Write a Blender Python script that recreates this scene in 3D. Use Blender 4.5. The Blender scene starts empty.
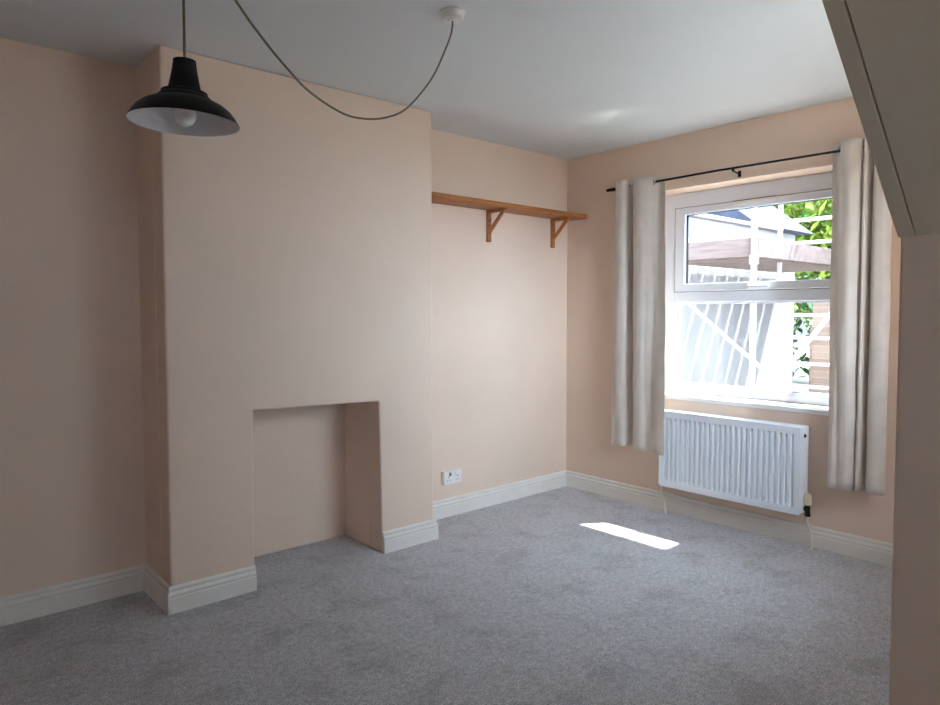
import bpy, bmesh, math, random
from mathutils import Vector, Matrix, noise
random.seed(7)
S = bpy.context.scene
COL = S.collection
H = 2.4                                             # ceiling height

# ------------------------------------------------------------------ materials
def lin(c):
    r = []
    for v in c:
        v /= 255.0
        r.append(v / 12.92 if v <= .04045 else ((v + .055) / 1.055) ** 2.4)
    return (*r, 1)

def mat(name, rgb, rough=.6, metal=0, var=0, vscale=6, bump=0, bscale=40, spec=.5, rgb2=None, detail=4, bdist=.01, coat=0, sheen=0, stretch=None):
    m = bpy.data.materials.new(name); m.use_nodes = True
    nt = m.node_tree; N = nt.nodes; L = nt.links
    p = N['Principled BSDF']
    p.inputs['Base Color'].default_value = lin(rgb)
    p.inputs['Roughness'].default_value = rough
    p.inputs['Metallic'].default_value = metal
    p.inputs['Specular IOR Level'].default_value = spec
    p.inputs['Coat Weight'].default_value = coat
    p.inputs['Sheen Weight'].default_value = sheen
    tc = N.new('ShaderNodeTexCoord')
    src = tc.outputs['Object']
    if stretch:
        mp = N.new('ShaderNodeMapping'); mp.inputs['Scale'].default_value = stretch
        L.new(src, mp.inputs['Vector']); src = mp.outputs['Vector']
    if var or rgb2:
        nz = N.new('ShaderNodeTexNoise'); nz.inputs['Scale'].default_value = vscale; nz.inputs['Detail'].default_value = detail
        L.new(src, nz.inputs['Vector'])
        cr = N.new('ShaderNodeValToRGB')
        cr.color_ramp.elements[0].position = .32; cr.color_ramp.elements[1].position = .68
        a = rgb2 if rgb2 else tuple(max(0, v * (1 - var)) for v in rgb)
        cr.color_ramp.elements[0].color = lin(a); cr.color_ramp.elements[1].color = lin(rgb)
        L.new(nz.outputs['Fac'], cr.inputs['Fac']); L.new(cr.outputs['Color'], p.inputs['Base Color'])
    if bump:
        nb = N.new('ShaderNodeTexNoise'); nb.inputs['Scale'].default_value = bscale; nb.inputs['Detail'].default_value = 5
        L.new(src, nb.inputs['Vector'])
        b = N.new('ShaderNodeBump'); b.inputs['Strength'].default_value = bump; b.inputs['Distance'].default_value = bdist
        L.new(nb.outputs['Fac'], b.inputs['Height']); L.new(b.outputs['Normal'], p.inputs['Normal'])
    return m

def carpet_mat():
    m = bpy.data.materials.new('grey_carpet'); m.use_nodes = True
    nt = m.node_tree; N = nt.nodes; L = nt.links; p = N['Principled BSDF']
    p.inputs['Roughness'].default_value = .95; p.inputs['Specular IOR Level'].default_value = .1
    p.inputs['Sheen Weight'].default_value = .25; p.inputs['Sheen Roughness'].default_value = .6
    tc = N.new('ShaderNodeTexCoord')
    def nz(scale, detail, rough=.5):
        n = N.new('ShaderNodeTexNoise'); n.inputs['Scale'].default_value = scale; n.inputs['Detail'].default_value = detail
        n.inputs['Roughness'].default_value = rough
        L.new(tc.outputs['Object'], n.inputs['Vector']); return n
    def ramp(n, p0, c0, p1, c1):
        r = N.new('ShaderNodeValToRGB'); e = r.color_ramp.elements
        e[0].position = p0; e[0].color = c0; e[1].position = p1; e[1].color = c1
        L.new(n.outputs['Fac'], r.inputs['Fac']); return r
    fine = ramp(nz(190, 3, .7), .36, lin((142, 143, 149)), .64, lin((246, 247, 252)))
    mid = ramp(nz(42, 4, .65), .34, (.68, .68, .68, 1), .62, (1, 1, 1, 1))
    scuff = ramp(nz(4.6, 4, .6), .33, (.78, .775, .77, 1), .5, (1, 1, 1, 1))
    def mul(a, b):
        x = N.new('ShaderNodeMix'); x.data_type = 'RGBA'; x.blend_type = 'MULTIPLY'; x.inputs[0].default_value = 1
        L.new(a, x.inputs[6]); L.new(b, x.inputs[7]); return x.outputs[2]
    L.new(mul(mul(fine.outputs['Color'], mid.outputs['Color']), scuff.outputs['Color']), p.inputs['Base Color'])
    b = N.new('ShaderNodeBump'); b.inputs['Strength'].default_value = .8; b.inputs['Distance'].default_value = .006
    L.new(nz(170, 4, .7).outputs['Fac'], b.inputs['Height'])
    b2 = N.new('ShaderNodeBump'); b2.inputs['Strength'].default_value = .35; b2.inputs['Distance'].default_value = .02
    L.new(nz(9, 3).outputs['Fac'], b2.inputs['Height']); L.new(b.outputs['Normal'], b2.inputs['Normal'])
    L.new(b2.outputs['Normal'], p.inputs['Normal'])
    return m

def glass_mat():
    m = bpy.data.materials.new('window_glass'); m.use_nodes = True
    nt = m.node_tree; N = nt.nodes; L = nt.links
    for n in list(N):
        if n.type == 'BSDF_PRINCIPLED': N.remove(n)
    out = N['Material Output']
    t = N.new('ShaderNodeBsdfTransparent'); t.inputs['Color'].default_value = (.96, .98, .985, 1)
    g = N.new('ShaderNodeBsdfGlossy'); g.inputs['Roughness'].default_value = .02
    lw = N.new('ShaderNodeLayerWeight'); lw.inputs['Blend'].default_value = .5
    pw = N.new('ShaderNodeMath'); pw.operation = 'POWER'; pw.inputs[1].default_value = 5; L.new(lw.outputs['Facing'], pw.inputs[0])
    f = N.new('ShaderNodeMath'); f.operation = 'MULTIPLY_ADD'; f.inputs[1].default_value = .9; f.inputs[2].default_value = .035; L.new(pw.outputs[0], f.inputs[0])
    mx = N.new('ShaderNodeMixShader')
    L.new(f.outputs[0], mx.inputs['Fac']); L.new(t.outputs['BSDF'], mx.inputs[1]); L.new(g.outputs['BSDF'], mx.inputs[2])
    L.new(mx.outputs['Shader'], out.inputs['Surface'])
    return m

def brick_mat():
    m = bpy.data.materials.new('garden_brick'); m.use_nodes = True
    nt = m.node_tree; N = nt.nodes; L = nt.links; p = N['Principled BSDF']; p.inputs['Roughness'].default_value = .9
    tc = N.new('ShaderNodeTexCoord'); mp = N.new('ShaderNodeMapping')
    mp.inputs['Rotation'].default_value = (math.radians(90), 0, math.radians(90))
    L.new(tc.outputs['Object'], mp.inputs['Vector'])
    b = N.new('ShaderNodeTexBrick'); b.inputs['Scale'].default_value = 4.4
    b.inputs['Color1'].default_value = lin((142, 118, 106)); b.inputs['Color2'].default_value = lin((158, 138, 124)); b.inputs['Mortar'].default_value = lin((168, 160, 150))
    L.new(mp.outputs['Vector'], b.inputs['Vector']); L.new(b.outputs['Color'], p.inputs['Base Color'])
    return m

WALL = mat('cream_wall_paint', (233, 211, 193), .75, var=.025, vscale=2.2, bump=.22, bscale=16, bdist=.006, spec=.25)
CEIL = mat('white_ceiling_paint', (221, 227, 231), .55, var=.02, vscale=1.5, bump=.18, bscale=9, bdist=.006, spec=.3)
STAIR = mat('stair_soffit_paint', (226, 213, 190), .7, var=.04, vscale=3, bump=.15, bscale=14, spec=.3)
GLOSSW = mat('white_gloss_trim', (232, 229, 222), .35, var=.02, vscale=8)
UPVC = mat('white_upvc', (232, 239, 250), .3)
SILLM = mat('white_gloss_sill', (240, 240, 238), .08, spec=.9, bump=.10, bscale=6, bdist=.004)
RADM = mat('radiator_enamel', (234, 242, 250), .35)
RUBBER = mat('black_gasket', (40, 42, 46), .6)
BLACK = mat('satin_black_metal', (9, 8, 9), .45, spec=.3)
RODM = mat('black_rod_steel', (20, 20, 22), .4, metal=.5)
WHITEI = mat('white_shade_enamel', (226, 228, 232), .4)
OPAL = mat('opal_bulb_glass', (240, 240, 238), .12, spec=.7)
BRASS = mat('bulb_cap_brass', (170, 150, 100), .35, metal=1)
CORDM = mat('braided_cord', (148, 142, 126), .85, bump=.6, bscale=420, rgb2=(112, 106, 92), vscale=300)
PLAST = mat('white_plastic', (236, 234, 232), .35)
CREAMP = mat('cream_plastic', (228, 216, 184), .4)
GREYP = mat('grey_plastic', (120, 120, 118), .4)
DARKM = mat('tarnished_brass', (62, 48, 36), .45, metal=.7)
PIPEM = mat('white_painted_pipe', (228, 222, 210), .4)
CHROME = mat('brushed_steel', (180, 180, 182), .3, metal=1)
WOOD = mat('orange_pine', (186, 122, 66), .5, rgb2=(150, 88, 42), vscale=5, stretch=(.8, 14, 14), bump=.15, bscale=10)
CURT = mat('greige_curtain_cloth', (214, 205, 196), .85, var=.05, vscale=9, bump=.25, bscale=30, bdist=.004, sheen=.2)
RING = mat('pale_metal_ring', (214, 214, 212), .3, metal=.6)
CARPET = carpet_mat(); GLASS = glass_mat(); BRICK = brick_mat()
RENDER = mat('pale_grey_render', (166, 168, 172), .85, var=.04, vscale=2, bump=.2, bscale=50)
SLATE = mat('grey_blue_slate', (60, 69, 88), .9, var=.2, vscale=6)
GALV = mat('galvanised_tube', (214, 214, 220), .45, metal=.15, var=.08, vscale=10)
BOARD = mat('scaffold_board', (136, 121, 118), .85, rgb2=(114, 101, 99), vscale=4, stretch=(8, 1, 8))
PATIO = mat('pale_paving', (196, 192, 184), .9, var=.12, vscale=3)
LEAF = mat('yellow_green_leaf', (168, 180, 72), .6, rgb2=(84, 128, 56), vscale=1.6)
LEAFD = mat('dark_green_leaf', (84, 120, 70), .6, rgb2=(40, 72, 46), vscale=3)
BARK = mat('tree_bark', (110, 90, 70), .9, bump=.5, bscale=20)
FENCE = mat('silvered_fence', (170, 168, 166), .85, var=.15, vscale=5)

# ------------------------------------------------------------------ mesh helpers
def obj(name, bm, m, parent=None, smooth=None, bevel=0, segs=2, loc=None):
    bmesh.ops.recalc_face_normals(bm, faces=bm.faces)
    me = bpy.data.meshes.new(name); bm.to_mesh(me); bm.free()
    o = bpy.data.objects.new(name, me); COL.objects.link(o)
    for mm in (m if isinstance(m, (list, tuple)) else [m]): me.materials.append(mm)
    if parent is not None:
        o.parent = parent
        o.matrix_parent_inverse = Matrix.Translation(parent.location).inverted()   # parents are only moved, shapes stay in room coordinates
    if smooth is not None:
        for p in me.polygons: p.use_smooth = True
        me.set_sharp_from_angle(angle=math.radians(smooth))
    if bevel:
        b = o.modifiers.new('edge', 'BEVEL'); b.width = bevel; b.segments = segs; b.limit_method = 'ANGLE'; b.angle_limit = math.radians(40)
        b.harden_normals = False
    return o

def BM(): return bmesh.new()

def box(bm, x0, x1, y0, y1, z0, z1, mi=0, M=None):
    vs = [bm.verts.new(Vector(v)) for v in ((x0,y0,z0),(x1,y0,z0),(x1,y1,z0),(x0,y1,z0),(x0,y0,z1),(x1,y0,z1),(x1,y1,z1),(x0,y1,z1))]
    if M is not None:
        for v in vs: v.co = M @ v.co
    for f in ((0,3,2,1),(4,5,6,7),(0,1,5,4),(1,2,6,5),(2,3,7,6),(3,0,4,7)):
        bm.faces.new([vs[i] for i in f]).material_index = mi
    return vs

def prism(bm, poly, vec):
    """closed polygon (3D points) extruded along vec"""
    a = [bm.verts.new(Vector(p)) for p in poly]; b = [bm.verts.new(Vector(p) + Vector(vec)) for p in poly]
    n = len(a); bm.faces.new(a); bm.faces.new(b[::-1])
    for i in range(n): bm.faces.new([a[i], b[i], b[(i+1) % n], a[(i+1) % n]])

def tube(bm, pts, r, seg=10, cap=True, mi=0):
    pts = [Vector(p) for p in pts]; rings = []
    prev = None
    for i, p in enumerate(pts):
        d = (pts[min(i+1, len(pts)-1)] - pts[max(i-1, 0)]).normalized()
        if prev is None:
            u = d.orthogonal().normalized()
        else:
            u = (prev - d * prev.dot(d)).normalized()
        prev = u; w = d.cross(u)
        rr = r[i] if isinstance(r, (list, tuple)) else r
        rings.append([bm.verts.new(p + (u*math.cos(2*math.pi*k/seg) + w*math.sin(2*math.pi*k/seg))*rr) for k in range(seg)])
    for a, b in zip(rings, rings[1:]):
        for k in range(seg): bm.faces.new([a[k], a[(k+1) % seg], b[(k+1) % seg], b[k]]).material_index = mi
    if cap:
        bm.faces.new(rings[0][::-1]).material_index = mi; bm.faces.new(rings[-1]).material_index = mi

def lathe(bm, prof, M=None, seg=48, cap=False):
    """prof: list of (r, z)"""
    M = M or Matrix(); rings = []
    for r, z in prof:
        if r < 1e-5: rings.append([bm.verts.new(M @ Vector((0, 0, z)))])
        else: rings.append([bm.verts.new(M @ Vector((r*math.cos(2*math.pi*k/seg), r*math.sin(2*math.pi*k/seg), z))) for k in range(seg)])
    for a, b in zip(rings, rings[1:]):
        for k in range(seg):
            k2 = (k+1) % seg
            if len(a) == 1 and len(b) == 1: continue
            if len(a) == 1: bm.faces.new([a[0], b[k2], b[k]])
            elif len(b) == 1: bm.faces.new([a[k], a[k2], b[0]])
            else: bm.faces.new([a[k], a[k2], b[k2], b[k]])

def wall_with_hole(bm, f, o, h, d0, d1):
    R = lambda q: [(q[0], q[2]), (q[1], q[2]), (q[1], q[3]), (q[0], q[3])]
    L = [[[bm.verts.new(f(p, d)) for p in R(q)] for q in (o, h)] for d in (d0, d1)]
    for k in range(4):
        n = (k+1) % 4
        for a, c in L: bm.faces.new([a[k], a[n], c[n], c[k]])
        for j in (0, 1): bm.faces.new([L[0][j][k], L[0][j][n], L[1][j][n], L[1][j][k]])

def catmull(P, n):
    out = []; P = [Vector(p) for p in P]
    for i in range(len(P)-1):
        p0 = P[max(i-1, 0)]; p1 = P[i]; p2 = P[i+1]; p3 = P[min(i+2, len(P)-1)]
        for k in range(n):
            t = k / n
            out.append(.5*((2*p1) + (p2-p0)*t + (2*p0-5*p1+4*p2-p3)*t*t + (3*p1-p0-3*p2+p3)*t**3))
    out.append(P[-1]); return out

def thing(name, label, cat, loc=(0,0,0), group=None):
    o = bpy.data.objects.new(name, None); o.empty_display_size = .1; COL.objects.link(o); o.location = loc
    o['label'] = label; o['category'] = cat
    if group: o['group'] = group
    return o

def struct(o, label=None):
    o['kind'] = 'structure'
    if label: o['label'] = label
    return o

# ------------------------------------------------------------------ room shell
XL, YB = -4.9, -4.7            # far ends of the room behind the camera
CX0, CX1, CY = -2.917, -1.480, -.283     # chimney breast
AY = .066                       # back of the left alcove
XP, YP = -2.35, -2.842          # understairs partition: face and front end
ZP = 1.432                      # where the stair string meets it

def plan(bm, z0, z1):              # L-shaped plan: the far corner behind the stairs is open air
    prism(bm, [(XL-.2, YB-.2, z0), (XP+.1, YB-.2, z0), (XP+.1, YP-.12, z0), (.3, YP-.12, z0), (.3, .4, z0), (XL-.2, .4, z0)], (0, 0, z1-z0))
b = BM(); plan(b, -.2, 0); struct(obj('floor', b, CARPET), 'grey carpeted floor')
b = BM(); plan(b, H, H+.2); struct(obj('ceiling', b, CEIL), 'white ceiling')

b = BM(); box(b, XL-.2, CX0+.05, AY, AY+.35, 0, H); struct(obj('wall_left', b, WALL), 'cream wall at the back of the left alcove')
b = BM(); box(b, CX1-.05, .3, 0, .35, 0, H); struct(obj('wall_back', b, WALL), 'cream wall of the alcove right of the chimney breast')

# chimney breast with square fireplace recess
b = BM()
prism(b, [(CX0, CY, 0), (-2.541, CY, 0), (-2.537, CY, .836), (-1.843, CY, .819), (-1.829, CY, 0), (CX1, CY, 0), (CX1, CY, H), (CX0, CY, H)], (0, .12, 0))
for xa, xb in ((CX0, -2.541), (-1.829, CX1)): box(b, xa, xb, CY+.119, .1, 0, H)       # piers and back; the flue above the recess is hollow
box(b, CX0, CX1, .1, .42, 0, H)
struct(obj('wall_chimney', b, WALL, bevel=.010, segs=3), 'cream chimney breast with a square open fireplace recess')

# window wall with opening
WY0, WY1, WZ0, WZ1 = -1.95, -.69, .735, 2.066
b = BM()
prof = [(0, .35, 0), (0, -2.95, 0), (0, -2.95, H), (0, .35, H)]
hole = [(0, WY1, WZ0), (0, WY0, WZ0), (0, WY0, WZ1), (0, WY1, WZ1)]
for xx in (0, .3):
    o_ = [b.verts.new((xx, p[1], p[2])) for p in prof]; h_ = [b.verts.new((xx, p[1], p[2])) for p in hole]
    for k in range(4): b.faces.new([o_[k], o_[(k+1) % 4], h_[(k+1) % 4], h_[k]])
    if xx == 0: O0, H0 = o_, h_
    else:
        for k in range(4):
            b.faces.new([O0[k], O0[(k+1) % 4], o_[(k+1) % 4], o_[k]]); b.faces.new([H0[k], H0[(k+1) % 4], h_[(k+1) % 4], h_[k]])
struct(obj('wall_window', b, WALL, bevel=.004), 'cream window wall')

b = BM(); box(b, XL-.2, XL, YB-.2, .4, 0, H); struct(obj('wall_side', b, WALL))
BX0, BX1, BZ0, BZ1 = -4.25, -3.70, 1.3, 1.88          # unseen window added behind the camera to light partition and soffit
b = BM(); wall_with_hole(b, lambda p, d: (p[0], d, p[1]), (XL, XP+.1, 0, H), (BX0, BX1, BZ0, BZ1), YB, YB-.2); struct(obj('wall_behind', b, WALL))
# partition under the stairs, its return towards the window wall, the stair string and the sloping soffit
sl = (H - ZP) / ((H - ZP) / .885)      # 0.885 rise per metre
XT = XP - (H - ZP) / .885
b = BM(); box(b, XP, XP+.1, YB, YP, 0, H)
struct(obj('wall_partition', b, WALL, bevel=.008, segs=3), 'shaded cream partition end under the stairs')
b = BM()
VX0, VX1, VZ0, VZ1 = -1.65, -.55, 1.0, 2.0       # unseen window added in the right-hand wall to fill the room with light
wall_with_hole(b, lambda p, d: (p[0], d, p[1]), (XP+.05, 0, 0, H), (VX0, VX1, VZ0, VZ1), YP, YP-.12)
struct(obj('wall_right', b, WALL), 'cream wall beside the stairs')
b = BM()
prism(b, [(XP-.004, YP+.003, ZP), (XT, YP+.003, H), (XP+.25, YP+.003, H), (XP+.25, YP+.003, ZP)], (0, -.029, 0))
struct(obj('trim_1', b, STAIR, bevel=.002), 'painted stair string along the edge of the sloping soffit')
b = BM()
y0, y1 = YP-.0290, YB; up = -.001
d1 = .10*(y0-y1)
pl = [(XP+.1, y0, ZP+up-.0885), (XT, y0, H+up), (XT, y1, H+up+d1), (XP+.1, y1, ZP+up-.0885+d1)]
prism(b, pl, (0, 0, .12))
struct(obj('ceiling_soffit', b, STAIR), 'sloping painted soffit under the stairs')

# ------------------------------------------------------------------ baseboards
BP = [(0, 0), (.019, 0), (.019, .066), (.0165, .070), (.0165, .073), (.019, .078), (.0185, .084), (.014, .090), (.0115, .094), (.0115, .098), (.0135, .102), (.0125, .108), (.007, .1145), (0, .1145)]
def sweep(path, name, side):
    bm = BM(); n = len(path); P = [Vector((p[0], p[1])) for p in path]
    nor = []
    for a, c in zip(P, P[1:]):
        d = (c-a).normalized(); nor.append(Vector((-d.y, d.x)) * side)
    rings = []
    for i in range(n):
        if i == 0: m = nor[0]
        elif i == n-1: m = nor[-1]
        else:
            m = nor[i-1] + nor[i]; m = m / m.dot(nor[i])
        rings.append([bm.verts.new((P[i].x + m.x*o_, P[i].y + m.y*o_, z)) for o_, z in BP])
    k = len(BP)
    for a, c in zip(rings, rings[1:]):
        for j in range(k): bm.faces.new([a[j], a[(j+1) % k], c[(j+1) % k], c[j]])
    bm.faces.new(rings[0]); bm.faces.new(rings[-1])
    return struct(obj(name, bm, GLOSSW, smooth=28), 'white moulded skirting board')
sweep([(XL, AY), (CX0, AY), (CX0, CY), (-2.541, CY)], 'baseboard_left', -1)
sweep([(-1.829, CY), (CX1, CY), (CX1, 0), (0, 0)], 'baseboard_back', -1)
sweep([(0, 0), (0, YP)], 'baseboard_window', -1)
sweep([(0, YP), (XP+.05, YP)], 'baseboard_right', -1)

# ------------------------------------------------------------------ window
win = bpy.data.objects.new('window_1', None); COL.objects.link(win); win.location = (.18, -1.32, WZ0); struct(win, 'white two-pane window with a top-hung casement')
XI, XO = .18, .214
b = BM()
GY0, GY1 = -1.86, -.79
fx = lambda p, d: (d, p[0], p[1])
wall_with_hole(b, fx, (WY0, WY1, .755, WZ1), (GY0, GY1, .812, 1.965), XI, XO)
box(b, XI+.0005, XO-.0005, GY0-.002, GY1+.002, 1.352, 1.425)
obj('frame', b, UPVC, win, bevel=.006, segs=3)
b = BM()            # glazing bead round the fixed lower light
wall_with_hole(b, fx, (GY0, GY1, .812, 1.352), (GY0+.012, GY1-.012, .824, 1.340), XI+.018, XI+.034)
obj('glazing_bead', b, UPVC, win, bevel=.003)
b = BM(); box(b, XI+.034, XI+.040, GY0, GY1, .812, 1.352); obj('glass_pane', b, GLASS, win)
# opening casement
CZ0, CZ1 = 1.422, 1.968; cw = .05
b = BM()
wall_with_hole(b, fx, (GY0-.004, GY1+.004, CZ0, CZ1), (GY0+cw+.018, GY1-cw-.018, CZ0+.05, CZ1-.045), XI-.012, XO-.004)
cas = obj('casement', b, UPVC, win, bevel=.006, segs=3)
b = BM(); wall_with_hole(b, fx, (GY0-.008, GY1+.008, CZ0-.004, CZ1+.004), (GY0+.02, GY1-.02, CZ0+.02, CZ1-.02), XI-.0045, XI+.001)
obj('shadow_gap_seal', b, GREYP, cas)  # grey ring standing in for the shadow gap round the casement
b = BM(); q = .069
for a in ((GY0+q-.004, GY0+q+.003, CZ0+.05, CZ1-.045), (GY1-q-.003, GY1-q+.004, CZ0+.05, CZ1-.045), (GY0+q, GY1-q, CZ1-.048, CZ1-.041)):
    box(b, XI+.01, XI+.03, *a[:2], *a[2:])
obj('gasket', b, RUBBER, cas)
b = BM(); box(b, XI+.024, XI+.030, GY0+cw+.019, GY1-cw-.019, CZ0+.051, CZ1-.046); obj('casement_pane', b, GLASS, cas)
b = BM(); box(b, XI-.024, XI-.012, -1.335, -1.290, CZ0+.008, CZ0+.034)
box(b, XI-.040, XI-.022, -1.322, -1.302, CZ0+.012, CZ0+.028); box(b, XI-.046, XI-.034, -1.435, -1.302, CZ0+.012, CZ0+.026)
obj('handle', b, UPVC, cas, bevel=.004)
b = BM(); box(b, XI-.026, XI-.011, -1.455, -1.195, 1.944, 1.966); box(b, XI-.029, XI-.02, -1.35, -1.325, 1.948, 1.962)
for k in range(14): box(b, XI-.030, XI-.025, -1.445+k*.018, -1.435+k*.018, 1.947, 1.952)
tv = obj('trickle_vent', b, PLAST, win, bevel=.002)
b = BM(); box(b, XI-.022, XI-.012, -1.457, -1.193, 1.966, 1.971); obj('vent_slot', b, RUBBER, tv)
# sill board
b = BM()
prism(b, [(-.014, WY0-.03, .729), (-.0006, WY0-.03, .729), (-.0006, WY0+.001, .729), (XI+.02, WY0+.001, .729), (XI+.02, WY1-.001, .729), (-.0006, WY1-.001, .729), (-.0006, WY1+.03, .729), (-.014, WY1+.03, .729)], (0, 0, .027))
obj('window_sill', b, SILLM, win, bevel=.006, segs=3)

fy = lambda p, d: (p[0], d, p[1])
def unseen_window(name, label, x0, x1, z0, z1, ya):
    w = bpy.data.objects.new(name, None); COL.objects.link(w); w.location = ((x0+x1)/2, ya-.03, z0); struct(w, label)
    xm = (x0+x1)/2
    b = BM()
    wall_with_hole(b, fy, (x0, x1, z0, z1), (x0+.06, x1-.06, z0+.06, z1-.06), ya, ya-.06)
    box(b, xm-.025, xm+.025, ya-.059, ya-.001, z0+.05, z1-.05)
    obj('frame', b, UPVC, w)
    for xa, xb in ((x0+.06, xm-.025), (xm+.025, x1-.06)):
        b = BM(); box(b, xa, xb, ya-.033, ya-.027, z0+.06, z1-.06); obj('glass_pane', b, GLASS, w)
    return w
w2 = unseen_window('fill_window_2', 'unseen window added beside the stairs as daylight fill', VX0, VX1, VZ0, VZ1, YP-.05)
b = BM(); box(b, VX0-.2, .5, YP-.56, YP-.118, 2.06, 2.12); obj('added_sun_shade', b, SLATE, w2)  # unseen slab added to keep direct sun out of this window
w3 = unseen_window('fill_window_3', 'unseen window added behind the camera as daylight fill', BX0, BX1, BZ0, BZ1, YB-.1)
b = BM(); box(b, BX0-.2, BX1+1.0, YB-.65, YB-.198, 2.14, 2.20); obj('added_sun_shade', b, SLATE, w3)  # same added overhang above the unseen rear window
# ------------------------------------------------------------------ curtain rod and curtains
RX, RZ = -.08, 2.118
t = thing('curtain_rod', 'thin black metal curtain rod on brackets above the window', 'curtain rod', (RX, -1.32, RZ))
b = BM(); tube(b, [(RX, -.44, RZ-.006), (RX, -1.2, RZ+.002), (RX, -2.18, RZ-.004)], .0065, 12); obj('rod', b, RODM, t, smooth=40)
b = BM(); lathe(b, [(0, -.036), (.0105, -.034), (.0115, -.02), (.0115, .03), (.0085, .034), (0, .034)], Matrix.Translation((RX, -.452, RZ-.007)) @ Matrix.Rotation(math.radians(90), 4, 'X'), 16)
obj('finial', b, RODM, t, smooth=40)
b = BM(); lathe(b, [(0, -.036), (.0105, -.034), (.0115, -.02), (.0115, .03), (.0085, .034), (0, .034)], Matrix.Translation((RX, -2.19, RZ-.004)) @ Matrix.Rotation(math.radians(90), 4, 'X'), 16)
obj('finial', b, RODM, t, smooth=40)
for yy in (-1.315, -.475, -2.165):
    b = BM(); box(b, -.006, -.0004, yy-.008, yy+.008, RZ-.040, RZ-.004)
    tube(b, [(-.004, yy, RZ-.022), (-.05, yy, RZ-.020), (RX, yy, RZ-.011)], .004, 8); tube(b, [(RX, yy-.006, RZ-.012), (RX, yy+.006, RZ-.012)], .008, 10)
    obj('bracket', b, RODM, t, smooth=50)

def curtain(name, top, bot, z1, z0, label, rings, zskew=0):
    root = thing(name, label, 'curtain', (RX, sum(p[0] for p in top)/len(top), z0), 'greige eyelet curtains')
    n = 8; A = catmull([(x, y, 0) for y, x in top], n); B = catmull([(x, y, 0) for y, x in bot], n)
    rows = 46; bm = BM(); grid = []
    for r in range(rows+1):
        f = r / rows; z = z1 + (z0 - z1)*f; row = []
        e = f**.8
        for i, (a, c) in enumerate(zip(A, B)):
            u = i/(len(A)-1)
            p = a.lerp(c, e)
            w = noise.noise(Vector((u*5+z0*3+p.y, f*3.2, 1.7)))*.007*min(1, f*4) + noise.noise(Vector((u*14, f*7, 5.3+p.y)))*.0045*min(1, f*5)
            zz = z + zskew*(u-.5)*f + noise.noise(Vector((u*4, 9.1, p.y)))*.006*f
            row.append(bm.verts.new((p.x - w, p.y + w*.4, zz)))
        grid.append(row)
    for r0, r1 in zip(grid, grid[1:]):
        for i in range(len(r0)-1): bm.faces.new([r0[i], r0[i+1], r1[i+1], r1[i]])
    o = obj('cloth', bm, CURT, root, smooth=180)
    s = o.modifiers.new('thick', 'SOLIDIFY'); s.thickness = .003; s.offset = 0
    # folded hem along the foot
    hb = BM(); ring = [v for v in [Vector((p.x, p.y, 0)) for p in B]]
    for off in (0,):
        pts = [Vector((p.x-.0022, p.y, z0 + .075)) for p in B]
        tube(hb, pts, .0012, 5)
    obj('hem_seam', hb, CURT, root, smooth=180)
    for yy, ang in rings:
        g = BM(); M = Matrix.Translation((RX, yy, RZ)) @ Matrix.Rotation(math.radians(ang), 4, 'Z') @ Matrix.Rotation(math.radians(90), 4, 'X')
        R, r_ = .0205, .0045
        lathe(g, [(R + r_*math.cos(a*math.pi/5), r_*math.sin(a*math.pi/5)) for a in range(11)], M, 28)
        obj('eyelet_ring', g, RING, root, smooth=60)
    return root
curtain('curtain',
    [(-.497,-.075),(-.515,-.112),(-.545,-.128),(-.580,-.122),(-.603,-.085),(-.622,-.042),(-.640,-.060),(-.647,-.100),(-.668,-.128),(-.715,-.136),(-.755,-.118),(-.783,-.080),(-.812,-.050),(-.838,-.052),(-.862,-.072)],
    [(-.475,-.080),(-.495,-.105),(-.535,-.118),(-.585,-.114),(-.612,-.080),(-.632,-.046),(-.655,-.060),(-.662,-.105),(-.685,-.128),(-.735,-.132),(-.770,-.118),(-.815,-.122),(-.850,-.150),(-.885,-.164),(-.936,-.166)],
    2.152, .392, 'greige eyelet curtain left of the window, ending beside the radiator', [(-.603, 60), (-.643, -70), (-.783, 50)], 0)
curtain('curtain',
    [(-1.845,-.048),(-1.868,-.044),(-1.888,-.060),(-1.902,-.095),(-1.925,-.130),(-1.962,-.136),(-1.992,-.112),(-2.006,-.080),(-2.018,-.108),(-2.026,-.112),(-2.032,-.085),(-2.040,-.050),(-2.055,-.062),(-2.064,-.100),(-2.085,-.124),(-2.120,-.118),(-2.140,-.080)],
    [(-1.880,-.112),(-1.892,-.130),(-1.908,-.140),(-1.928,-.128),(-1.950,-.140),(-1.975,-.138),(-1.994,-.105),(-2.002,-.085),(-2.012,-.112),(-2.022,-.116),(-2.030,-.080),(-2.040,-.048),(-2.052,-.070),(-2.060,-.108),(-2.085,-.124),(-2.122,-.118),(-2.142,-.095)],
    2.156, .375, 'greige eyelet curtain right of the window, hanging clear of the radiator', [(-1.897, 55), (-2.006, -60), (-2.032, 60)], 0)

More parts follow.
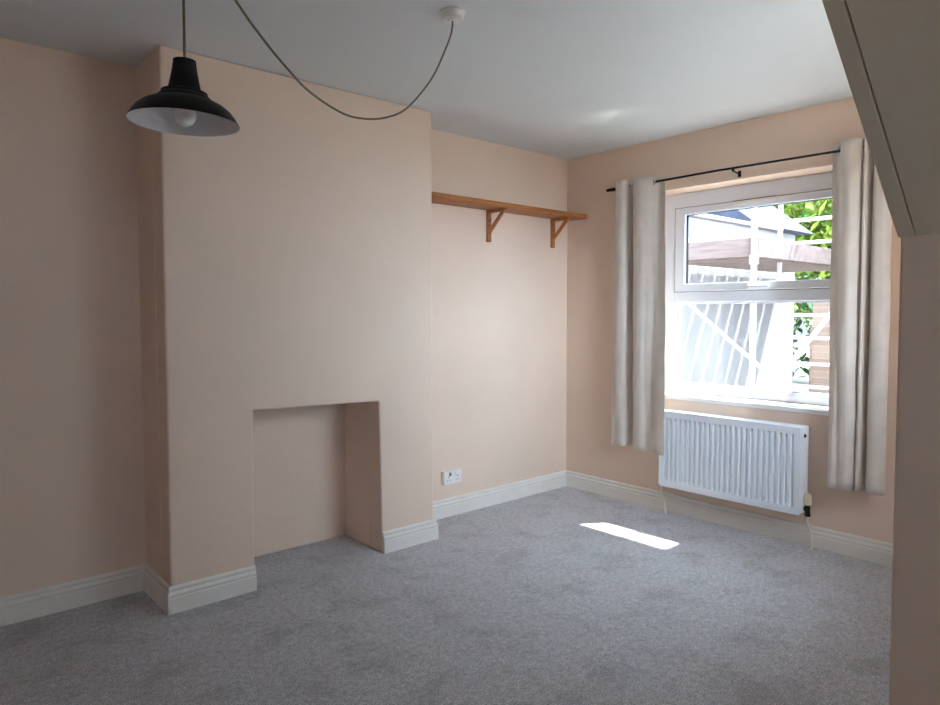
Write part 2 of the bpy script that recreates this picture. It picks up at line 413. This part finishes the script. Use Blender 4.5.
# ------------------------------------------------------------------ radiator
t = thing('radiator', 'white ribbed panel radiator on the wall below the window', 'radiator', (-.05, -1.31, 0))
RY0, RY1, RZ0, RZ1, RF = -1.742, -.883, .195, .664, -.135
b = BM()
nr = 25; pitch = (RY1-RY0-.05)/nr; cols = [(RY0, 0)]
for k in range(nr):
    s0 = RY0 + .025 + k*pitch
    cols += [(s0+pitch*.10, 0), (s0+pitch*.30, 1), (s0+pitch*.46, 1), (s0+pitch*.66, 0)]
cols.append((RY1, 0))
rws = [(RZ0, 0), (RZ0+.036, 0), (RZ0+.054, 1), (RZ1-.050, 1), (RZ1-.034, 0), (RZ1, 0)]
g = [[b.verts.new((RF + .015*(d*rd), y, z)) for y, d in cols] for z, rd in rws]
for r0, r1 in zip(g, g[1:]):
    for i in range(len(r0)-1): b.faces.new([r0[i], r0[i+1], r1[i+1], r1[i]])
gb = [[b.verts.new((RF+.020, y, z)) for y in (RY0, RY1)] for z in (RZ0, RZ1)]
b.faces.new([gb[0][0], gb[0][1], gb[1][1], gb[1][0]])
b.faces.new([g[0][0], g[0][-1], gb[0][1], gb[0][0]]) if False else None
obj('ribbed_panel', b, RADM, t, smooth=20)
for z in (RZ0-.004, RZ1-.003):
    b = BM(); box(b, RF, RF+.022, RY0, RY1, z, z+.007); obj('panel_edge', b, RADM, t, bevel=.002)
for yy in (RY0-.006, RY1):
    b = BM(); box(b, RF-.002, -.032, yy, yy+.006, RZ0+.004, RZ1+.004); obj('side_panel', b, RADM, t, bevel=.003)
b = BM(); box(b, RF+.018, RF+.022, RY0, RY1, RZ1-.002, RZ1+.004); box(b, -.036, -.032, RY0, RY1, RZ1-.002, RZ1+.004)
k = RY0
while k < RY1-.004: box(b, RF+.018, -.033, k, k+.005, RZ1-.004, RZ1+.002); k += .014
obj('top_grille', b, RADM, t)
b = BM()
k = RY0+.03
while k < RY1-.03:
    box(b, RF+.022, -.036, k, k+.002, RZ0+.03, RZ1-.02); k += .03
obj('convector_fins', b, RADM, t)
for yy in (RY0+.15, RY1-.15):
    b = BM(); box(b, -.038, -.0008, yy-.015, yy+.015, RZ0+.04, RZ1-.06); obj('wall_bracket', b, RADM, t)
b = BM(); tube(b, [(-.085, RY0-.004, RZ1-.045), (-.085, RY0-.009, RZ1-.045)], .011, 12); tube(b, [(-.085, RY0-.008, RZ1-.045), (-.085, RY0-.014, RZ1-.045)], .005, 8)
obj('bleed_valve', b, DARKM, t, smooth=40)
# thermostatic valve on the right
vy = RY0-.024; vx = -.075
v = BM(); tube(v, [(vx, RY0+.004, .222), (vx, vy, .222)], .010, 12); tube(v, [(vx, vy, .190), (vx, vy, .245)], .013, 14); tube(v, [(vx, vy, .182), (vx, vy, .196)], .0155, 6); tube(v, [(vx, RY0-.010, .222), (vx, RY0-.022, .222)], .0155, 6)
va = obj('thermostatic_valve', v, DARKM, t, smooth=40)
v = BM(); lathe(v, [(0, .243), (.016, .243), (.019, .248), (.019, .262), (.0205, .264), (.0205, .288), (.018, .292), (.018, .300), (.014, .305), (0, .306)], Matrix.Translation((vx, vy, 0)), 20)
obj('valve_head', v, CREAMP, va, smooth=30)
b = BM(); tube(b, catmull([(vx, vy, .19), (vx, vy, .15), (vx+.010, vy-.008, .11), (vx+.018, vy-.014, .06), (vx+.016, vy-.016, -.005)], 6), .0078, 12); obj('pipe', b, PIPEM, t, smooth=40)
# lockshield valve on the left
vy = RY1+.026
v = BM(); tube(v, [(vx, RY1-.004, .215), (vx, vy, .215)], .010, 12); tube(v, [(vx, vy, .185), (vx, vy, .235)], .012, 14); tube(v, [(vx, vy, .178), (vx, vy, .190)], .0145, 6)
va = obj('lockshield_valve', v, DARKM, t, smooth=40)
v = BM(); lathe(v, [(0, .232), (.013, .232), (.015, .236), (.013, .268), (.010, .274), (0, .275)], Matrix.Translation((vx, vy, 0)), 18); obj('valve_cap', v, CREAMP, va, smooth=30)
b = BM(); tube(b, catmull([(vx, vy, .185), (vx, vy-.004, .15), (vx+.002, vy-.016, .10), (vx-.004, vy-.034, .05), (vx-.004, vy-.038, -.005)], 6), .0078, 12); obj('pipe', b, PIPEM, t, smooth=40)

# ------------------------------------------------------------------ wall shelf
t = thing('wall_shelf', 'long orange pine shelf on two wooden brackets in the right alcove', 'shelf', (-.7, -.1, 1.96))
b = BM(); box(b, CX1+.002, -.003, -.187, -.0015, 1.953, 1.982); obj('shelf_board', b, WOOD, t, bevel=.003)
for xx in (-.795, -.170):
    p_ = BM(); box(p_, xx-.015, xx+.015, -.020, -.0005, 1.748, 1.953); br = obj('bracket', p_, WOOD, t, bevel=.002)
    q_ = BM(); box(q_, xx-.015, xx+.015, -.165, -.020, 1.935, 1.953); obj('arm', q_, WOOD, br, bevel=.002)
    d_ = BM()
    prism(d_, [(xx-.009, -.020, 1.800), (xx-.009, -.020, 1.828), (xx-.009, -.130, 1.935), (xx-.009, -.158, 1.935)], (.018, 0, 0)); obj('diagonal_strut', d_, WOOD, br, bevel=.0015)

# ------------------------------------------------------------------ double socket
t = thing('wall_socket', 'white double wall socket low in the right alcove', 'socket', (-1.126, 0, .21))
sx0, sx1, sz0, sz1 = -1.198, -1.054, .209, .295
b = BM(); box(b, sx0+.003, sx1-.003, -.026, .001, sz0+.003, sz1-.003); obj('back_box', b, PLAST, t, bevel=.003)
b = BM(); box(b, sx0, sx1, -.035, -.026, sz0, sz1); fp = obj('faceplate', b, PLAST, t, bevel=.0035, segs=3)
for xx in (-1.151, -1.101):
    b = BM(); box(b, xx-.008, xx+.008, -.040, -.034, .262, .285); obj('switch', b, GREYP if xx < -1.12 else PLAST, t, bevel=.0015)
for xx in (-1.163, -1.089):
    b = BM(); box(b, xx-.003, xx+.003, -.0356, -.033, .252, .262); box(b, xx-.014, xx-.007, -.0356, -.033, .232, .237); box(b, xx+.007, xx+.014, -.0356, -.033, .232, .237)
    obj('pin_slots', b, GREYP, t)

# ------------------------------------------------------------------ pendant lamp with swagged cord
HK = Vector((-3.237, -1.509, H))
rose = Vector((-2.198, -1.317, H))
t = thing('pendant_lamp', 'black metal pendant lamp with white inside hanging on a looped cord', 'lamp', (-3.247, -1.52, 1.75))
b = BM(); lathe(b, [(0, -.034), (.016, -.034), (.018, -.031), (.036, -.030), (.040, -.026), (.041, -.013), (.039, -.011), (.039, -.008), (.046, -.007), (.047, 0), (0, 0)], Matrix.Translation(rose), 32)
obj('ceiling_rose', b, PLAST, t, smooth=35)
b = BM(); tube(b, [HK, HK+Vector((0, 0, -.02)), HK+Vector((.008, 0, -.028)), HK+Vector((.012, 0, -.038)), HK+Vector((.006, 0, -.047)), HK+Vector((-.005, 0, -.046)), HK+Vector((-.010, 0, -.037))], .0022, 8)
lathe(b, [(0, -.005), (.012, -.005), (.012, 0), (0, 0)], Matrix.Translation(HK), 16); obj('ceiling_hook', b, BLACK, t, smooth=40)
sw = [(-2.198,-1.317,2.368),(-2.201,-1.313,2.325),(-2.222,-1.304,2.262),(-2.298,-1.316,2.134),(-2.428,-1.342,1.998),(-2.545,-1.366,1.937),(-2.654,-1.389,1.912),(-2.738,-1.406,1.914),(-2.848,-1.429,1.944),(-2.919,-1.443,1.984),(-3.000,-1.460,2.041),(-3.091,-1.479,2.121),(-3.16,-1.493,2.21),(-3.215,-1.504,2.305),(-3.232,-1.508,2.352),(-3.240,-1.510,2.358),(-3.239,-1.510,2.33)]
TOP = Vector((-3.241, -1.515, 1.916))
sw += [(-3.2385, -1.511, 2.2), (-3.240, -1.514, 2.05), tuple(TOP)]
b = BM(); tube(b, catmull(sw, 8), .0033, 8); obj('cord', b, CORDM, t, smooth=60)
HT = .150
ax = (TOP - Vector((-3.2465, -1.5195, 1.761)));
tilt = Matrix.Rotation(math.radians(1.2), 4, Vector((.662, .749, 0)))       # leans a little in the picture's plane
ML = Matrix.Translation(TOP) @ tilt @ Matrix.Translation((0, 0, -HT))
outer = [(.0270, HT+.002), (.0268, HT), (.0300, .125), (.0390, .079), (.0415, .077), (.0550, .073), (.0560, .067), (.0565, .065), (.0640, .060), (.0655, .054), (.080, .049), (.096, .041), (.110, .030), (.122, .015), (.1285, .004), (.1310, 0), (.1315, -.002)]
b = BM(); lathe(b, [(0, HT+.002)] + outer, ML, 64); sh = obj('lamp_shade', b, BLACK, t, smooth=35)
inner = [(.1310, -.0025)] + [(r-.0016, z-.0016) for r, z in outer[::-1][1:-2]] + [(0, .132)]
b = BM(); lathe(b, inner, ML, 64); o = obj('shade_lining', b, WHITEI, sh, smooth=50); o['label'] = 'white enamelled inside of the shade'
b = BM(); lathe(b, [(0, .1), (.015, .1), (.016, .06), (.013, .052), (0, .052)], ML, 20); obj('lamp_holder', b, PLAST, t, smooth=40)
b = BM(); bulb = [(.012, .058), (.013, .052), (.016, .044)] + [(.0275*math.cos(a), .0165+.0275*math.sin(a)) for a in [math.radians(60 - k*10) for k in range(15)]] + [(0, -.0110)]
lathe(b, bulb, ML, 32); obj('bulb', b, OPAL, t, smooth=60)

# ------------------------------------------------------------------ outside the window
b = BM(); box(b, -14, 40, -22, 20, -.5, -.205); struct(obj('ground', b, PATIO), 'pale paved yard outside the window')

sc = thing('scaffold', 'pale tube scaffold with board decks outside the window', 'scaffold', (2.2, -.34, -.2))
def pole(name, pts, r=.024):
    b = BM(); tube(b, pts, r, 12); return obj(name, b, GALV, sc, smooth=40)
P1 = (2.17, -.352)
pole('standard', [(*P1, -.2), (*P1, 5)], .028)
pole('standard', [(3.0, -.212, -.2), (3.0, -.212, 5)])
pole('standard', [(3.0, -1.75, -.2), (3.0, -1.75, 5)])
pole('standard', [(1.55, -2.6, -.2), (1.55, -2.6, 5)])
pole('standard', [(.95, .45, -.2), (.95, .45, 5)])
pole('standard', [(4.75, -.24, -.2), (4.75, -.24, 2.6)])
for z in (2.182, 1.96, 1.257, 1.035, .783, .56): pole('rail', [(3.0, -.16, z), (3.0, -1.85, z - .006)], .019)
pole('brace', [(2.96, -1.05, 1.70), (2.96, -.10, .44)], .028)
pole('brace', [(2.24, .42, 1.43), (2.24, -.62, .60)], .018)
pole('ledger', [(.55, -2.12, 3.34), (3.1, -2.12, 3.34)]); pole('ledger', [(.55, -2.6, 3.34), (3.1, -2.6, 3.34)])
b = BM(); box(b, 2.195, 2.233, -.345, .585, 1.795, 1.965); obj('toe_board', b, BOARD, sc, bevel=.004)
b = BM(); box(b, 2.195, 4.9, -.383, -.345, 1.785, 1.955); obj('toe_board', b, BOARD, sc, bevel=.004)
x = 2.24
while x < 4.8:
    b = BM(); box(b, x, x+.205, -.34, .575, 1.782, 1.816); obj('deck_board', b, BOARD, sc, bevel=.004); x += .268
for x0, ya, yb in ((.62, -3.2, -1.99), (.851, -3.2, -1.99), (1.082, -3.2, -1.99)):  # upper boards out of view, added to cut off the sun patch
    b = BM(); box(b, x0, x0+.229, ya, yb, 3.365, 3.403); obj('deck_board', b, BOARD, sc, bevel=.004)
for z in (2.182, 1.96, 1.257):
    b = BM(); tube(b, [(3.0, -.25, z), (3.0, -.17, z)], .036, 10); obj('coupler', b, GALV, sc, smooth=40)
b = BM(); tube(b, [(*P1, 1.72), (*P1, 1.80)], .042, 10); obj('coupler', b, GALV, sc, smooth=40)

t = thing('rear_extension', 'white rendered rear extension beside the scaffold outside the window', 'building', (2.6, .6, -.2))
b = BM(); box(b, .3, 4.74, .6, 4.0, -.2, 2.30); obj('wall', b, RENDER, t, bevel=.01)
b = BM(); box(b, .3, 4.80, .55, 4.05, 2.30, 2.345); obj('coping', b, RENDER, t, bevel=.01)

t = thing('unseen_shade_block', 'unseen rendered block added to shade the white extension', 'building', (5.5, -2.4, -.2))  # out of view, added to keep sky light off the white wall
b = BM(); box(b, 3.4, 8.4, -4.2, -1.0, -.2, 3.3); obj('wall', b, RENDER, t, bevel=.01)
b = BM(); box(b, 3.35, 8.45, -4.25, -.95, 3.3, 3.36); obj('coping', b, RENDER, t, bevel=.01)

t = thing('unseen_screen_wall', 'unseen rendered wall added right of the window outside to block skylight', 'wall', (2.2, -2.8, -.2))  # unseen wall, put here to dim the right alcove
b = BM(); box(b, .95, 3.35, -2.95, -2.72, -.2, 2.75); obj('wall', b, RENDER, t, bevel=.01)
b = BM(); box(b, .92, 3.35, -2.99, -2.68, 2.75, 2.81); obj('coping', b, PATIO, t, bevel=.01)

t = thing('slate_roofed_house', 'distant pale house with blue grey slate roof behind the scaffold', 'house', (9.5, 6, -.2))
b = BM(); box(b, 7.2, 9.0, 2.2, 9, -.2, 2.75); obj('wall', b, RENDER, t)
b = BM()
prism(b, [(6.9, 1.9, 2.70), (6.9, 9.3, 2.70), (6.9, 5.6, 5.6)], (2.2, 0, 0)); obj('roof', b, SLATE, t)

t = thing('brick_garden_wall', 'low brick wall at the far end of the garden', 'wall', (9, -3, -.2))
b = BM(); box(b, 9.0, 9.25, -9, 1.9, -.2, 1.05); obj('wall', b, BRICK, t)
b = BM(); box(b, 8.95, 9.30, -9, 1.9, 1.05, 1.12); obj('coping', b, PATIO, t, bevel=.01)
for yy in (1.55,):
    b = BM(); box(b, 8.85, 9.40, yy-.25, yy+.25, -.2, 1.55); obj('pier', b, BRICK, t)

t = thing('timber_fence', 'silver grey slatted fence in the garden behind the rails', 'fence', (7.2, -.5, -.2))
for k in range(4):
    y = .55 - k*.34
    b = BM(); box(b, 7.2, 7.225, y-.12, y+.04, -.2, .98); obj('slat', b, FENCE, t)
b = BM(); box(b, 7.225, 7.27, -.65, .65, .1, .2); box(b, 7.225, 7.27, -.65, .65, .7, .8); obj('rail', b, FENCE, t)

def leaves(bm, c, rad, n, size):
    for _ in range(n):
        while True:
            d = Vector((random.uniform(-1,1), random.uniform(-1,1), random.uniform(-1,1)))
            if d.length <= 1: break
        if d.length < .55: d = d.normalized()*random.uniform(.55, 1)
        p = Vector(c) + Vector((d.x*rad[0], d.y*rad[1], d.z*rad[2]))
        s = size*random.uniform(.6, 1.3)
        M = Matrix.Translation(p) @ Matrix.Rotation(random.uniform(0, 6.28), 4, 'Z') @ Matrix.Rotation(random.uniform(-1.1, 1.1), 4, 'X')
        vs = [bm.verts.new(M @ Vector(v)) for v in ((0, -s, 0), (s*.45, -s*.1, s*.06), (0, s, 0), (-s*.45, -s*.1, s*.06))]
        bm.faces.new(vs)
t = thing('garden_tree', 'bushy yellow green tree seen through the upper pane', 'tree', (13.5, 2.4, -.2))
b = BM()
for c, r, n in (((13.5, 3.6, 3.6), (2.0, 1.5, 1.6), 3000), ((13.2, 2.0, 3.2), (1.6, 1.3, 1.3), 1500), ((14, 4.9, 3.2), (1.6, 1.2, 1.1), 1600), ((13.6, 3.8, 2.0), (1.6, 1.6, 1.0), 1600)):
    leaves(b, c, r, n, .17)
obj('foliage', b, LEAF, t)
b = BM(); tube(b, [(13.5, 3.4, -.2), (13.4, 3.3, 1.2), (13.5, 3.5, 3.4)], [.2, .15, .07], 10); tube(b, [(13.4, 3.3, 1.2), (13.3, 2.6, 2.4), (13.2, 2.0, 3.2)], [.11, .08, .04], 8); tube(b, [(13.4, 3.3, 1.4), (13.6, 4.1, 2.3), (14, 4.9, 3.2)], [.09, .07, .03], 8)
obj('trunk', b, BARK, t, smooth=60)
t = thing('garden_hedge', 'dark green hedge above the brick garden wall', 'hedge', (10.6, 0, -.2))
b = BM()
for k in range(9): leaves(b, (10.6, 3.6 - k*.9, .95), (.6, .75, 1.15), 420, .13)
obj('foliage', b, LEAFD, t)
for k in range(4):
    b = BM(); tube(b, [(10.6, 3.3-k*1.7, -.2), (10.6, 3.4-k*1.7, 1.4)], [.05, .02], 6); obj('stem', b, BARK, t)

# ------------------------------------------------------------------ daylight
SUN_DIR = Vector((1, -.47, 2.17)).normalized()       # towards the sun
sd = bpy.data.lights.new('sun', 'SUN'); sd.energy = 9.5; sd.angle = math.radians(.6); sd.color = (1, .96, .9)
so = bpy.data.objects.new('sun', sd); COL.objects.link(so); so.location = (6, -2, 9)
so.rotation_euler = (-SUN_DIR).to_track_quat('-Z', 'Y').to_euler()

w = bpy.data.worlds.new('sky'); S.world = w; w.use_nodes = True
nt = w.node_tree; N = nt.nodes; L = nt.links; bg = N['Background']
tc = N.new('ShaderNodeTexCoord')
dt = N.new('ShaderNodeVectorMath'); dt.operation = 'DOT_PRODUCT'; dt.inputs[1].default_value = SUN_DIR
nm = N.new('ShaderNodeVectorMath'); nm.operation = 'NORMALIZE'
L.new(tc.outputs['Generated'], nm.inputs[0]); L.new(nm.outputs[0], dt.inputs[0])
mx = N.new('ShaderNodeMath'); mx.operation = 'MAXIMUM'; mx.inputs[1].default_value = 0; L.new(dt.outputs['Value'], mx.inputs[0])
pw = N.new('ShaderNodeMath'); pw.operation = 'POWER'; pw.inputs[1].default_value = 4; L.new(mx.outputs[0], pw.inputs[0])
gl = N.new('ShaderNodeMath'); gl.operation = 'MULTIPLY_ADD'; gl.inputs[1].default_value = 2.6; gl.inputs[2].default_value = 0.5; L.new(pw.outputs[0], gl.inputs[0])
# bright low sky lobe, added to fill the room through the unseen windows
SKY_FILL_DIR = Vector((math.cos(math.radians(-118)), math.sin(math.radians(-118)), .12)).normalized()
d2 = N.new('ShaderNodeVectorMath'); d2.operation = 'DOT_PRODUCT'; d2.inputs[1].default_value = SKY_FILL_DIR; L.new(nm.outputs[0], d2.inputs[0])
m2 = N.new('ShaderNodeMath'); m2.operation = 'MAXIMUM'; m2.inputs[1].default_value = 0; L.new(d2.outputs['Value'], m2.inputs[0])
p2 = N.new('ShaderNodeMath'); p2.operation = 'POWER'; p2.inputs[1].default_value = 3; L.new(m2.outputs[0], p2.inputs[0])
g2 = N.new('ShaderNodeMath'); g2.operation = 'MULTIPLY_ADD'; g2.inputs[1].default_value = 14.0; L.new(p2.outputs[0], g2.inputs[0]); L.new(gl.outputs[0], g2.inputs[2])
bg.inputs['Color'].default_value = (.77, .91, 1.08, 1)
L.new(g2.outputs[0], bg.inputs['Strength'])

# ------------------------------------------------------------------ camera
yaw, pitch, roll, f, sy = .8473, -.0447, -.0016, 679.81, -9.755
fw = Vector((math.cos(yaw)*math.cos(pitch), math.sin(yaw)*math.cos(pitch), math.sin(pitch)))
r = Vector((math.sin(yaw), -math.cos(yaw), 0)); u = r.cross(fw)
r2 = r*math.cos(roll) + u*math.sin(roll); u2 = -r*math.sin(roll) + u*math.cos(roll)
cd = bpy.data.cameras.new('camera'); cam = bpy.data.objects.new('camera', cd); COL.objects.link(cam)
M = Matrix((r2, u2, -fw)).transposed().to_4x4(); M.translation = (-3.852, -3.2835, 1.2881)
cam.matrix_world = M
cd.sensor_fit = 'HORIZONTAL'; cd.sensor_width = 36; cd.lens = f/940*36; cd.shift_y = sy/940
cd.clip_start = .02; cd.clip_end = 200
S.camera = cam

vs = S.view_settings; vs.view_transform = 'Standard'; vs.look = 'None'; vs.gamma = 1; vs.use_curve_mapping = False
vs.exposure = 1.42
try:
    S.cycles.use_denoising = True; S.cycles.denoising_input_passes = 'RGB_ALBEDO_NORMAL'; S.cycles.denoising_prefilter = 'ACCURATE'; S.cycles.denoiser = 'OPENIMAGEDENOISE'
    S.cycles.max_bounces = 16; S.cycles.diffuse_bounces = 10; S.cycles.transparent_max_bounces = 16
    S.cycles.sample_clamp_indirect = 0; S.cycles.caustics_reflective = True; S.cycles.blur_glossy = .2
except Exception as e: print(e)
